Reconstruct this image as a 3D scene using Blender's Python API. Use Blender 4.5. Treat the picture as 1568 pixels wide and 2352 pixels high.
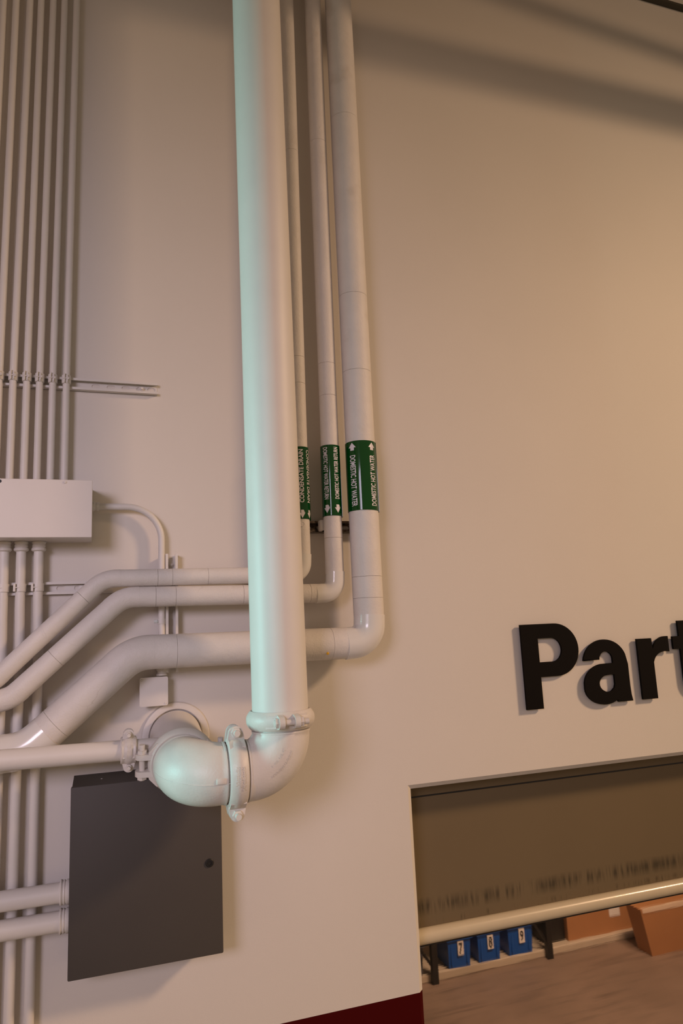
import bpy, bmesh, math, random
from mathutils import Vector, Matrix
random.seed(4)
for o in list(bpy.data.objects): bpy.data.objects.remove(o)
S = bpy.context.scene
C = S.collection
PI = math.pi

# ------------------------------------------------------------------ camera
# world: x to the right along the wall, y into the wall (front face y = 0), z up from the floor
cd = bpy.data.cameras.new('camera'); cam = bpy.data.objects.new('camera', cd); C.objects.link(cam)
cd.sensor_fit = 'HORIZONTAL'; cd.sensor_width = 36.0; cd.lens = 36.0 * 1600 / 1568
pitch, yaw, roll = [math.radians(a) for a in (9.5758, 18.3443, -2.6401)]
fw = Vector((math.sin(yaw)*math.cos(pitch), math.cos(yaw)*math.cos(pitch), math.sin(pitch)))
rt = Vector((math.cos(yaw), -math.sin(yaw), 0)); upv = rt.cross(fw)
rx = rt*math.cos(roll) + upv*math.sin(roll); ux = -rt*math.sin(roll) + upv*math.cos(roll)
M3 = Matrix((rx, ux, -fw)).transposed().to_4x4()
cam.matrix_world = Matrix.Translation((0, -2.5, 3.0)) @ M3
cd.clip_start = 0.05
S.camera = cam

# ------------------------------------------------------------------ world, lamps, exposure
w = bpy.data.worlds.new('hall'); S.world = w; w.use_nodes = True
bg = w.node_tree.nodes['Background']
bg.inputs[0].default_value = (1.0, 0.715, 0.50, 1); bg.inputs[1].default_value = 0.42

def area(name, loc, target, sx, sy, power, col, spread=180):
    l = bpy.data.lights.new(name, 'AREA'); l.shape = 'RECTANGLE'; l.size = sx; l.size_y = sy
    l.energy = power; l.color = col; l.spread = math.radians(spread)
    o = bpy.data.objects.new(name, l); C.objects.link(o)
    o.location = loc
    o.rotation_euler = (Vector(target) - Vector(loc)).to_track_quat('-Z', 'Y').to_euler()
    return o
area('warm_flood_lamp', (7.5, -4.5, 7.0), (1.3, 0, 2.0), 1.1, 0.8, 55, (1.0, 0.645, 0.38), 62)
area('bay_door_daylight', (-5.5, -0.85, 3.3), (0.3, -0.4, 2.6), 0.5, 2.0, 48, (0.37, 1.0, 0.955), 84)
area('side_window_daylight', (-2.7, -5.3, 4.3), (-0.3, 0, 2.9), 1.6, 1.4, 11.5, (0.92, 0.80, 1.0), 50)
area('store_room_lamp', (3.9, 0.9, 4.5), (3.9, 3.4, 0.2), 1.5, 0.6, 140, (1.0, 0.66, 0.44), 150)
S.view_settings.view_transform = 'Standard'; S.view_settings.look = 'None'
S.view_settings.gamma = 1.0; S.view_settings.use_curve_mapping = False
S.view_settings.exposure = 0.0

# ------------------------------------------------------------------ materials
def material(name, col, rough=0.5, metal=0.0, coat=0.0, bump=None, bump2=None, mottle=None, stain=None, speck=None, spec=0.5, crack=None):
    m = bpy.data.materials.new(name); m.use_nodes = True
    N = m.node_tree.nodes; L = m.node_tree.links; p = N['Principled BSDF']
    p.inputs['Roughness'].default_value = rough; p.inputs['Metallic'].default_value = metal
    p.inputs['Coat Weight'].default_value = coat; p.inputs['Specular IOR Level'].default_value = spec; p.inputs['Coat Roughness'].default_value = 0.08
    tc = N.new('ShaderNodeTexCoord')
    def noise(scale, detail=3, stretch=None):
        n = N.new('ShaderNodeTexNoise'); n.inputs['Scale'].default_value = scale; n.inputs['Detail'].default_value = detail
        if stretch:
            mp = N.new('ShaderNodeMapping'); mp.inputs['Scale'].default_value = stretch
            L.new(tc.outputs['Object'], mp.inputs[0]); L.new(mp.outputs[0], n.inputs['Vector'])
        else: L.new(tc.outputs['Object'], n.inputs['Vector'])
        return n
    def mix(fac, a, b):
        x = N.new('ShaderNodeMix'); x.data_type = 'RGBA'
        if fac is not None: L.new(fac, x.inputs[0])
        for s, v in ((6, a), (7, b)):
            if isinstance(v, tuple): x.inputs[s].default_value = (*v, 1)
            else: L.new(v, x.inputs[s])
        return x.outputs[2]
    def ramp(src, lo, hi):
        r = N.new('ShaderNodeMapRange'); r.inputs[1].default_value = lo; r.inputs[2].default_value = hi
        L.new(src, r.inputs[0]); return r.outputs[0]
    c = col; out = None
    if mottle:
        sc, amt = mottle[0], mottle[1]
        n = noise(sc, 4)
        out = mix(ramp(n.outputs[0], 0.3, 0.7), tuple(v*(1-amt) for v in c), tuple(min(1, v*(1+amt)) for v in c))
    if stain:
        sc, scol, lo, hi = stain[:4]; n = noise(sc, 6, stain[4] if len(stain) > 4 else None)
        out = mix(ramp(n.outputs[0], lo, hi), out if out else c, scol)
    if speck:
        v = N.new('ShaderNodeTexVoronoi'); v.inputs['Scale'].default_value = speck[0]; L.new(tc.outputs['Object'], v.inputs['Vector'])
        d = ramp(v.outputs['Distance'], speck[1], speck[1]*0.5)
        sp = N.new('ShaderNodeSeparateColor'); L.new(v.outputs['Color'], sp.inputs[0])
        g = N.new('ShaderNodeMath'); g.operation = 'GREATER_THAN'; g.inputs[1].default_value = 0.7; L.new(sp.outputs[0], g.inputs[0])
        k = N.new('ShaderNodeMath'); k.operation = 'MULTIPLY'; L.new(d, k.inputs[0]); L.new(g.outputs[0], k.inputs[1])
        out = mix(k.outputs[0], out if out else c, speck[2])
    if crack:
        n = noise(6, 3); wv = N.new('ShaderNodeVectorMath'); wv.operation = 'MULTIPLY_ADD'; wv.inputs[1].default_value = (0.12, 0.12, 0.12)
        L.new(n.outputs['Color'], wv.inputs[0]); L.new(tc.outputs['Object'], wv.inputs[2])
        v = N.new('ShaderNodeTexVoronoi'); v.feature = 'DISTANCE_TO_EDGE'; v.inputs['Scale'].default_value = crack[0]; L.new(wv.outputs[0], v.inputs['Vector'])
        e = ramp(v.outputs['Distance'], crack[1], crack[1]*0.3); n2 = noise(5, 2); k2 = ramp(n2.outputs[0], 0.58, 0.70)
        k = N.new('ShaderNodeMath'); k.operation = 'MULTIPLY'; L.new(e, k.inputs[0]); L.new(k2, k.inputs[1])
        k3 = N.new('ShaderNodeMath'); k3.operation = 'MULTIPLY'; k3.inputs[1].default_value = 0.32; L.new(k.outputs[0], k3.inputs[0])
        out = mix(k3.outputs[0], out if out else c, crack[2])
    if out: L.new(out, p.inputs['Base Color'])
    else: p.inputs['Base Color'].default_value = (*c, 1)
    prev = None
    for b in (bump, bump2):
        if b:
            n = noise(b[0], 2, b[2] if len(b) > 2 else None)
            bn = N.new('ShaderNodeBump'); bn.inputs['Strength'].default_value = b[1]; bn.inputs['Distance'].default_value = 0.002
            L.new(n.outputs[0], bn.inputs['Height'])
            if prev: L.new(prev.outputs[0], bn.inputs['Normal'])
            prev = bn
    if prev: L.new(prev.outputs[0], p.inputs['Normal'])
    return m

CREAM = (0.66, 0.615, 0.565)
MW = material('cream wall paint', CREAM, 0.6, bump=(260, 0.12), mottle=(1.6, 0.02), speck=(3.1, 0.006, (0.25, 0.2, 0.16)))
MR = material('dark red wall paint', (0.055, 0.0008, 0.0010), 0.7, bump=(260, 0.10), spec=0.08)
MP = material('cream pipe paint', (0.67, 0.635, 0.60), 0.48, bump=(300, 0.10), mottle=(9, 0.02))
MC = material('painted cast iron', (0.65, 0.61, 0.57), 0.45, bump=(170, 0.22), mottle=(14, 0.05))
MJ = material('painted canvas pipe jacket', (0.66, 0.62, 0.585), 0.55, bump=(230, 0.45), bump2=(30, 0.9), mottle=(10, 0.04), crack=(11, 0.010, (0.36, 0.30, 0.25)), stain=(7, (0.50, 0.44, 0.38), 0.60, 0.85))
MV = material('glossy fitting cover', (0.69, 0.665, 0.63), 0.24, coat=0.4, bump=(14, 0.10), mottle=(8, 0.02))
MB_ = material('painted sheet steel box', (0.67, 0.63, 0.60), 0.42, bump=(120, 0.10), mottle=(7, 0.015))
MG = material('charcoal enclosure paint', (0.064, 0.056, 0.050), 0.6, bump=(420, 0.08), mottle=(4, 0.04), spec=0.35)
MK = material('matt black', (0.006, 0.005, 0.0045), 0.5)
MLT = material('black sign letter', (0.0055, 0.0040, 0.0035), 0.7, bump=(300, 0.05), spec=0.08)
MGR = material('glossy green marker', (0.0012, 0.056, 0.008), 0.07, coat=0.0, spec=0.3, bump=(18, 0.10, (1, 1, 0.05)))
MWH = material('white marker print', (0.70, 0.66, 0.70), 0.3)
MRU = material('bare dirty strut steel', (0.22, 0.16, 0.11), 0.35, 0.8, stain=(60, (0.02, 0.015, 0.01), 0.45, 0.6))
MZ = material('bare zinc screw', (0.80, 0.88, 0.88), 0.2, 0.2)
MYE = material('yellow tack', (0.75, 0.42, 0.02), 0.4)
MCUR = material('olive grey door curtain', (0.150, 0.112, 0.064), 0.6, spec=0.2, bump=(1.8, 0.6), mottle=(1.2, 0.05))
MBAR = material('pale painted tube', (0.56, 0.48, 0.34), 0.3, coat=0.3, mottle=(20, 0.02))
MFL = material('worn brown concrete', (0.245, 0.175, 0.135), 0.5, bump=(30, 0.2), mottle=(1.3, 0.18), stain=(5, (0.15, 0.108, 0.085), 0.5, 0.75, (0.35, 3.5, 1)))
MHF = material('hall concrete floor', (0.50, 0.42, 0.35), 0.5, mottle=(1.3, 0.1))
MKERB = material('pale board', (0.50, 0.42, 0.33), 0.6, mottle=(3, 0.08))
MBLUE = material('blue plastic', (0.002, 0.075, 0.36), 0.35)
MGRB = material('grey plastic', (0.09, 0.095, 0.12), 0.45)
MCARD = material('brown cardboard', (0.40, 0.185, 0.075), 0.65, bump=(60, 0.1), mottle=(3, 0.06))
MTAPE = material('pale packing tape', (0.72, 0.55, 0.42), 0.3)
MDK = material('black rack steel', (0.012, 0.010, 0.010), 0.4)
MDW = material('store room wall paint', (0.25, 0.19, 0.14), 0.7)
MCEIL = material('dark steel', (0.045, 0.036, 0.022), 0.6)

# curtain dirt: two lines of vertical smears across the fabric, parallel to the bottom tube
def dirty_curtain(m):
    N = m.node_tree.nodes; L = m.node_tree.links; p = N['Principled BSDF']
    src = p.inputs['Base Color'].links[0].from_socket
    tc = N.new('ShaderNodeTexCoord'); sp = N.new('ShaderNodeSeparateXYZ'); L.new(tc.outputs['Object'], sp.inputs[0])
    def mth(op, a, b=None):
        x = N.new('ShaderNodeMath'); x.operation = op
        for i, v in enumerate((a, b)):
            if v is None: continue
            if isinstance(v, (int, float)): x.inputs[i].default_value = v
            else: L.new(v, x.inputs[i])
        return x.outputs[0]
    def nz(scale, st, detail=4):
        mp = N.new('ShaderNodeMapping'); mp.inputs['Scale'].default_value = st; L.new(tc.outputs['Object'], mp.inputs[0])
        n = N.new('ShaderNodeTexNoise'); n.inputs['Scale'].default_value = scale; n.inputs['Detail'].default_value = detail
        L.new(mp.outputs[0], n.inputs['Vector']); return n.outputs[0]
    def rng(v, a, b):
        r = N.new('ShaderNodeMapRange'); r.inputs[1].default_value = a; r.inputs[2].default_value = b; L.new(v, r.inputs[0]); return r.outputs[0]
    streak = nz(75, (1, 1, 0.10), 6); big = nz(4, (1, 1, 0.5), 2)
    tot = None
    for zc, hw, lo in ((1.945, 0.036, 0.43), (1.887, 0.016, 0.54)):
        d = mth('ABSOLUTE', mth('SUBTRACT', sp.outputs[2], zc))
        d = mth('DIVIDE', d, hw)
        band = rng(d, 1.0, 0.15)
        k = mth('MULTIPLY', band, rng(mth('ADD', mth('MULTIPLY', streak, 0.62), mth('MULTIPLY', big, 0.38)), lo, lo+0.16))
        tot = k if tot is None else mth('MAXIMUM', tot, k)
    tot = mth('MULTIPLY', tot, 0.75)
    x = N.new('ShaderNodeMix'); x.data_type = 'RGBA'; L.new(tot, x.inputs[0]); L.new(src, x.inputs[6]); x.inputs[7].default_value = (0.035, 0.028, 0.018, 1)
    L.new(x.outputs[2], p.inputs['Base Color'])
dirty_curtain(MCUR)

def vinyl():
    m = bpy.data.materials.new('clear wavy vinyl'); m.use_nodes = True
    N = m.node_tree.nodes; L = m.node_tree.links
    N.remove(N['Principled BSDF'])
    out = N['Material Output']
    tc = N.new('ShaderNodeTexCoord'); mp = N.new('ShaderNodeMapping'); mp.inputs['Scale'].default_value = (1.2, 1, 16)
    n = N.new('ShaderNodeTexNoise'); n.inputs['Scale'].default_value = 1.6; n.inputs['Detail'].default_value = 3
    L.new(tc.outputs['Object'], mp.inputs[0]); L.new(mp.outputs[0], n.inputs['Vector'])
    b = N.new('ShaderNodeBump'); b.inputs['Strength'].default_value = 0.10; b.inputs['Distance'].default_value = 0.01; L.new(n.outputs[0], b.inputs['Height'])
    r = N.new('ShaderNodeBsdfRefraction'); r.inputs['IOR'].default_value = 1.12; r.inputs['Roughness'].default_value = 0.07
    r.inputs['Color'].default_value = (0.95, 0.93, 0.90, 1)
    L.new(b.outputs[0], r.inputs['Normal'])
    g = N.new('ShaderNodeBsdfGlossy'); g.inputs['Roughness'].default_value = 0.12; L.new(b.outputs[0], g.inputs['Normal'])
    m2 = N.new('ShaderNodeMixShader'); m2.inputs[0].default_value = 0.02; L.new(r.outputs[0], m2.inputs[1]); L.new(g.outputs[0], m2.inputs[2])
    L.new(m2.outputs[0], out.inputs[0])
    return m
MVIN = vinyl()

# ------------------------------------------------------------------ mesh helpers
def frame(d):
    d = Vector(d).normalized()
    a = Vector((0, 0, 1)) if abs(d.z) < 0.9 else Vector((1, 0, 0))
    u = d.cross(a).normalized(); return u, d.cross(u).normalized()

class Mesh:
    def __init__(s): s.v = []; s.f = []; s.mi = []; s.cur = 0
    def add(s, vs, fs):
        b = len(s.v); s.v += [Vector(v) for v in vs]
        for f in fs: s.f.append([i+b for i in f]); s.mi.append(s.cur)
        return s
    def box(s, a, b, bev=0.0, seg=1):
        lo = Vector([min(p, q) for p, q in zip(a, b)]); hi = Vector([max(p, q) for p, q in zip(a, b)])
        bm = bmesh.new(); bmesh.ops.create_cube(bm, size=1)
        for v in bm.verts: v.co = Vector(((lo[i]+hi[i])/2 + v.co[i]*(hi[i]-lo[i]) for i in range(3)))
        if bev: bmesh.ops.bevel(bm, geom=list(bm.edges), offset=bev, segments=seg, profile=0.5, affect='EDGES')
        bm.verts.index_update()
        s.add([v.co.copy() for v in bm.verts], [[v.index for v in f.verts] for f in bm.faces]); bm.free(); return s
    def tube(s, pts, r, n=24, cap=True):
        pts = [Vector(p) for p in pts]; rr = r if isinstance(r, (list, tuple)) else [r]*len(pts)
        T = []
        for i in range(len(pts)):
            a = pts[max(i-1, 0)]; b = pts[min(i+1, len(pts)-1)]
            T.append((b-a).normalized())
        u, _ = frame(T[0]); vs = []; fs = []
        for i, p in enumerate(pts):
            if i: u = (T[i-1].rotation_difference(T[i]) @ u)
            u = (u - T[i]*u.dot(T[i])).normalized(); w_ = T[i].cross(u)
            for k in range(n):
                a = 2*PI*k/n; vs.append(p + (u*math.cos(a) + w_*math.sin(a))*rr[i])
        for i in range(len(pts)-1):
            for k in range(n):
                k2 = (k+1) % n; fs.append([i*n+k, i*n+k2, (i+1)*n+k2, (i+1)*n+k])
        if cap: fs.append(list(range(n))[::-1]); fs.append([(len(pts)-1)*n+k for k in range(n)])
        return s.add(vs, fs)
    def lathe(s, c, d, prof, n=32, closed=False):
        # prof: (radius, distance along d)
        c = Vector(c); d = Vector(d).normalized(); u, w_ = frame(d); vs = []; fs = []
        for r, t in prof:
            for k in range(n):
                a = 2*PI*k/n; vs.append(c + d*t + (u*math.cos(a)+w_*math.sin(a))*r)
        m = len(prof)
        for i in range(m if closed else m-1):
            j = (i+1) % m
            for k in range(n):
                k2 = (k+1) % n; fs.append([i*n+k, i*n+k2, j*n+k2, j*n+k])
        if not closed:
            if prof[0][0] > 1e-6: fs.append(list(range(n))[::-1])
            if prof[-1][0] > 1e-6: fs.append([(m-1)*n+k for k in range(n)])
        return s.add(vs, fs)
    def prism(s, poly, o, ex, ey, ez, depth):
        # polygon (2D) extruded along ez
        o = Vector(o); ex = Vector(ex); ey = Vector(ey); ez = Vector(ez); n = len(poly)
        vs = [o+ex*x+ey*y for x, y in poly] + [o+ex*x+ey*y+ez*depth for x, y in poly]
        fs = [list(range(n))[::-1], [n+i for i in range(n)]] + [[i, (i+1) % n, n+(i+1) % n, n+i] for i in range(n)]
        return s.add(vs, fs)
    def build(s, name, mats, parent=None, smooth=35, data=False):
        me = bpy.data.meshes.new(name)
        off = parent_origin(parent)
        me.from_pydata([v-off for v in s.v], [], s.f)
        mats = mats if isinstance(mats, (list, tuple)) else [mats]
        for m in mats: me.materials.append(m)
        for p_, i in zip(me.polygons, s.mi): p_.material_index = i
        bm = bmesh.new(); bm.from_mesh(me); bmesh.ops.recalc_face_normals(bm, faces=bm.faces); bm.to_mesh(me); bm.free()
        if smooth:
            me.polygons.foreach_set('use_smooth', [True]*len(me.polygons)); me.set_sharp_from_angle(angle=math.radians(smooth))
        me.update()
        o = bpy.data.objects.new(name, me); C.objects.link(o); o.parent = parent
        return o

def parent_origin(p):
    t = Vector((0, 0, 0))
    while p is not None: t += p.location; p = p.parent
    return t
def thing(name, label, cat, loc, group=None):
    o = bpy.data.objects.new(name, None); C.objects.link(o); o.location = loc; o.empty_display_size = 0.05
    return tag(o, label, cat, group)
def tag(o, label, cat, group=None):
    o['label'] = label; o['category'] = cat
    if group: o['group'] = group
    return o
def struct(o): o['kind'] = 'structure'; return o

def fillet(pts, rads, n=10):
    """centre line with rounded corners -> list of ('straight'|'bend', points)"""
    P = [Vector(p) for p in pts]; out = []; cur = P[0]
    for i in range(1, len(P)-1):
        a = (P[i-1]-P[i]).normalized(); b = (P[i+1]-P[i]).normalized(); ang = a.angle(b)
        t = rads[i-1]/math.tan(ang/2); s0 = P[i]+a*t; s1 = P[i]+b*t
        cen = P[i] + (a+b).normalized()*(rads[i-1]/math.sin(ang/2))
        v0 = s0-cen; v1 = s1-cen; tot = v0.angle(v1); ax = v0.cross(v1).normalized()
        arc = [cen + Matrix.Rotation(tot*k/n, 3, ax) @ v0 for k in range(n+1)]
        out.append(('straight', [cur, s0])); out.append(('bend', arc)); cur = s1
    out.append(('straight', [cur, P[-1]])); return out

def hexagon(m, c, d, r, h, rot=0):
    u, w_ = frame(d)
    m.prism([(r*math.cos(rot+k*PI/3), r*math.sin(rot+k*PI/3)) for k in range(6)], c, u, w_, Vector(d).normalized(), h)

def curve_mesh(polys, depth, bev=0.0):
    """filled 2D outline with holes -> verts, faces (extruded symmetric about z)"""
    cu = bpy.data.curves.new('tmp', 'CURVE'); cu.dimensions = '2D'; cu.fill_mode = 'BOTH'; cu.extrude = max(depth/2-bev, 0)
    cu.bevel_depth = bev; cu.bevel_resolution = 1
    if bev: cu.offset = -bev
    for poly in polys:
        sp = cu.splines.new('POLY'); sp.points.add(len(poly)-1); sp.use_cyclic_u = True
        for q, (x, y) in zip(sp.points, poly): q.co = (x, y, 0, 1)
    o = bpy.data.objects.new('tmp', cu); C.objects.link(o)
    me = bpy.data.meshes.new_from_object(o); vs = [v.co.copy() for v in me.vertices]; fs = [list(p.vertices) for p in me.polygons]
    bpy.data.objects.remove(o); bpy.data.curves.remove(cu); bpy.data.meshes.remove(me)
    return vs, fs

def text_mesh(body, length, height, offset=0.0, cell=0.0):
    """flat lettering scaled to length x cap height, centred; subdivided for wrapping"""
    cu = bpy.data.curves.new('tmp', 'FONT'); cu.body = body; cu.size = 1; cu.offset = offset; cu.resolution_u = 3
    o = bpy.data.objects.new('tmp', cu); C.objects.link(o)
    me = bpy.data.meshes.new_from_object(o); bm = bmesh.new(); bm.from_mesh(me)
    bpy.data.objects.remove(o); bpy.data.curves.remove(cu); bpy.data.meshes.remove(me)
    xs = [v.co.x for v in bm.verts]; ys = [v.co.y for v in bm.verts]
    cx = (min(xs)+max(xs))/2; cy = (min(ys)+max(ys))/2; fx = length/(max(xs)-min(xs)); fy = height/(max(ys)-min(ys))
    for v in bm.verts: v.co = ((v.co.x-cx)*fx, (v.co.y-cy)*fy, 0)
    if cell:
        k = int(height/cell)
        for i in range(-k, k+1):
            g = list(bm.verts)+list(bm.edges)+list(bm.faces)
            bmesh.ops.bisect_plane(bm, geom=g, plane_co=(0, i*cell, 0), plane_no=(0, 1, 0))
    bm.verts.index_update()
    r = [v.co.copy() for v in bm.verts], [[v.index for v in f.verts] for f in bm.faces]; bm.free(); return r

def Y(o): return -o      # distance in front of the wall -> y

# ------------------------------------------------------------------ the setting
OX, OZ, CH, OXR, TH, ZR = 1.037, 2.424, 0.017, 3.95, 0.24, 1.730
XL, XR, ZT = -7.0, 9.0, 7.5
m = Mesh()
def q(a, b, c, d, mi): m.cur = mi; m.add([a, b, c, d], [[0, 1, 2, 3]])
xi, zi, xr2 = OX+CH, OZ-CH, OXR-CH
for z0, z1, mi in ((0, ZR, 1), (ZR, OZ, 0)):
    q((XL, 0, z0), (OX, 0, z0), (OX, 0, z1), (XL, 0, z1), mi)
    q((OXR, 0, z0), (XR, 0, z0), (XR, 0, z1), (OXR, 0, z1), mi)
q((XL, 0, OZ), (OX, 0, OZ), (OX, 0, ZT), (XL, 0, ZT), 0); q((OX, 0, OZ), (OXR, 0, OZ), (OXR, 0, ZT), (OX, 0, ZT), 0)
q((OXR, 0, OZ), (XR, 0, OZ), (XR, 0, ZT), (OXR, 0, ZT), 0)
q((OX, 0, 0), (xi, CH, 0), (xi, CH, ZR), (OX, 0, ZR), 1); q((OX, 0, ZR), (xi, CH, ZR), (xi, CH, zi), (OX, 0, OZ), 0)
q((OXR, 0, 0), (xr2, CH, 0), (xr2, CH, ZR), (OXR, 0, ZR), 1); q((OXR, 0, ZR), (xr2, CH, ZR), (xr2, CH, zi), (OXR, 0, OZ), 0)
q((OX, 0, OZ), (xi, CH, zi), (xr2, CH, zi), (OXR, 0, OZ), 0)
q((xi, CH, 0), (xi, TH, 0), (xi, TH, ZR), (xi, CH, ZR), 1); q((xi, CH, ZR), (xi, TH, ZR), (xi, TH, zi), (xi, CH, zi), 0)
q((xr2, CH, 0), (xr2, TH, 0), (xr2, TH, zi), (xr2, CH, zi), 0); q((xi, CH, zi), (xi, TH, zi), (xr2, TH, zi), (xr2, CH, zi), 0)
q((XL, TH, 0), (xi, TH, 0), (xi, TH, ZT), (XL, TH, ZT), 0); q((xi, TH, zi), (xr2, TH, zi), (xr2, TH, ZT), (xi, TH, ZT), 0); q((xr2, TH, 0), (XR, TH, 0), (XR, TH, ZT), (xr2, TH, ZT), 0)
q((XL, 0, ZT), (XR, 0, ZT), (XR, TH, ZT), (XL, TH, ZT), 0)
bmw = m.build('wall_front', [MW, MR], smooth=0); struct(bmw)
bmw['label'] = 'cream painted wall with dark red band below and chamfered doorway'
m = Mesh(); m.box((XL, -9, -0.1), (XR, 0.0, 0)); struct(m.build('floor', MHF, smooth=0))
m = Mesh(); m.box((XL, 0.0, -0.1), (10, 8, 0)); o = struct(m.build('floor', MFL, smooth=0)); o['label'] = 'worn brown concrete floor beyond the doorway'
m = Mesh(); m.box((XL, 5.2, 0), (10, 5.35, 5.2)); struct(m.build('wall_far', MDW, smooth=0))
m = Mesh(); m.box((XL, TH, 5.1), (10, 5.35, 5.25)); struct(m.build('ceiling', MDW, smooth=0))
# steel angle along the top of the wall, just caught by the upper right corner of the picture
m = Mesh(); m.prism([(0, 0), (-0.030, 0), (-0.030, 0.006), (-0.006, 0.006), (-0.006, 0.045), (0, 0.045)], (XL, 0, 6.212), (0, 1, 0), (0, 0, 1), (1, 0, 0), XR-XL)
o = struct(m.build('trim_1', MCEIL, smooth=0)); o['label'] = 'dark steel angle along the top of the cream wall'

m = Mesh(); m.box((XL, -9, 7.5), (XR, TH, 7.6)); struct(m.build('ceiling', MCEIL, smooth=0))
m = Mesh(); m.box((-2.3, -0.45, 0), (-1.2, 0, 7.5), 0.01); o = struct(m.build('light_blocker_left', MW, smooth=30)); o['label'] = 'unseen cream block added left of view to stop light along the wall'  # added block out of view, keeps the left daylight off wall and jacketed pipes
# roof steel just above the picture: its shadows fall across the top of the wall
t = thing('overhead_beam', 'steel beam hung above the picture in front of the wall', 'beam', (2, -0.6, 5.674))
m = Mesh(); m.box((XL+1, -0.64, 5.674), (XR-1, -0.56, 5.686), 0.002); m.box((XL+1, -0.606, 5.686), (XR-1, -0.594, 5.835)); m.box((XL+1, -0.64, 5.835), (XR-1, -0.56, 5.847), 0.002); m.build('beam', MCEIL, t, smooth=0)
for x in (-3, 1.5, 6):
    m = Mesh(); m.tube([(x, -0.6, 5.84), (x, -0.6, 7.5)], 0.008, 8); m.build('hanger_rod', MCEIL, t)
t = thing('overhead_pipe', 'sloping steel pipe hung above the picture in front of the wall', 'pipe', (3.1, -0.6, 6.1))
m = Mesh(); m.tube([(1.9, -0.6, 6.195), (5.5, -0.6, 5.93)], 0.045, 20); m.build('tube', MCEIL, t)
for x in (2.4, 5.0):
    m = Mesh(); m.tube([(x, -0.6, 6.195-(x-1.9)*0.0736), (x, -0.6, 7.5)], 0.006, 8); m.build('hanger_rod', MCEIL, t)

# ------------------------------------------------------------------ roll-up door in the opening
YC = 0.15
rd = thing('roll_up_door', 'olive grey fabric roll-up door with pale tube and clear vinyl panel', 'door', (1.055, YC, 0))
m = Mesh(); m.box((xi-0.01, YC-0.004, 1.84), (OXR-0.01, YC+0.004, 2.342), 0.002); cur = m.build('curtain', MCUR, rd, smooth=0)
m = Mesh(); m.box((xi-0.01, YC-0.004, 2.3455), (OXR-0.01, YC+0.004, 2.75), 0.002); m.build('top_curtain', MCUR, rd, smooth=0)
m = Mesh(); m.box((xi-0.01, YC-0.0035, 2.341), (OXR-0.01, YC+0.003, 2.347)); m.build('seam', MK, rd, smooth=0)
m = Mesh(); m.tube([(xi+0.004, YC-0.012, 1.848), (OXR-0.03, YC-0.012, 1.848)], 0.028, 32); bar = m.build('bottom_tube', MBAR, rd)
m = Mesh(); m.box((xi+0.002, YC-0.010, 1.810), (OXR-0.03, YC+0.006, 1.824), 0.003); m.build('tube_seal', MK, rd, smooth=0)
m = Mesh(); m.box((xi+0.002, YC-0.0015, 0.02), (OXR-0.03, YC+0.0015, 1.812)); vp = m.build('vinyl_panel', MVIN, rd, smooth=0)
vp['label'] = 'clear wavy vinyl panel below the tube'

# ------------------------------------------------------------------ strut channels
def strut(name, label, p0, axis, up, length, slots, bolts, mat=None, face=0.041, wdt=0.041, slot=(0.028, 0.013)):
    """slotted channel: p0 = start of the centre line on the wall, axis = along, up = across; open side faces the camera"""
    mat = mat or MP
    p0 = Vector(p0); ax = Vector(axis); upd = Vector(up); outv = Vector((0, -1, 0))
    root = thing(name, label, 'strut channel', p0)
    rect = [(0, -wdt/2), (length, -wdt/2), (length, wdt/2), (0, wdt/2)]
    holes = []
    for sc in slots:
        h = []; lx, ly = slot
        for k in range(12):
            a = -PI/2 + PI*k/11; h.append((sc+lx/2-ly/2+math.cos(a)*ly/2, math.sin(a)*ly/2))
        for k in range(12):
            a = PI/2 + PI*k/11; h.append((sc-lx/2+ly/2+math.cos(a)*ly/2, math.sin(a)*ly/2))
        holes.append(h)
    vs, fs = curve_mesh([rect]+holes, 0.0025)
    m = Mesh(); m.add([p0+ax*v.x+upd*v.y+outv*(0.00125+v.z) for v in vs], fs)
    t = 0.0027
    for sg in (-1, 1):
        prof = [(0.0, wdt/2), (face, wdt/2), (face, wdt/2-0.0085), (face-0.008, wdt/2-0.0085), (face-0.008, wdt/2-0.0085+t), (face-t, wdt/2-0.0085+t), (face-t, wdt/2-t), (0, wdt/2-t)]
        m.prism(prof, p0, outv, upd*sg, ax, length)
    m.build('channel', mat, root, smooth=30)
    for b in bolts:
        m = Mesh(); c = p0+ax*b
        m.lathe(c+outv*0.0025, outv, [(0.011, 0), (0.011, 0.002), (0, 0.002)], 20); hexagon(m, c+outv*0.0045, outv, 0.0075, 0.006)
        m.lathe(c+outv*0.0105, outv, [(0.0045, 0), (0.004, 0.004), (0, 0.0045)], 12)
        m.build('anchor_bolt', mat, root)
    return root
strut('strut_channel', 'long painted strut channel strapped across the thin conduits above the junction box', (-0.62, 0, 3.8865), (1, 0, 0), (0, 0, 1), 0.765,
      [0.50+0.030*0-0.42, 0.14, 0.20, 0.26, 0.32, 0.38, 0.44] + [0.505+0.0505*k for k in range(1, 5)] + [0.745], [0.712], face=0.022)
strut('strut_channel', 'short painted strut channel under the junction box behind thick conduits', (-0.60, 0, 3.1775), (1, 0, 0), (0, 0, 1), 0.60, [0.05+0.055*k for k in range(10)], [0.50], face=0.022)
strut('strut_channel', 'upright painted strut channel behind the three horizontal jacketed pipes', (0.191, 0, 2.885), (0, 0, 1), (1, 0, 0), 0.400, [0.03+0.045*k for k in range(7)], [0.365])
strut('strut_channel', 'bare dirty steel strut channel behind the three green banded pipes', (0.56, 0, 3.382), (1, 0, 0), (0, 0, 1), 0.39, [0.03+0.05*k for k in range(8)], [0.115], MRU)

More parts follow.
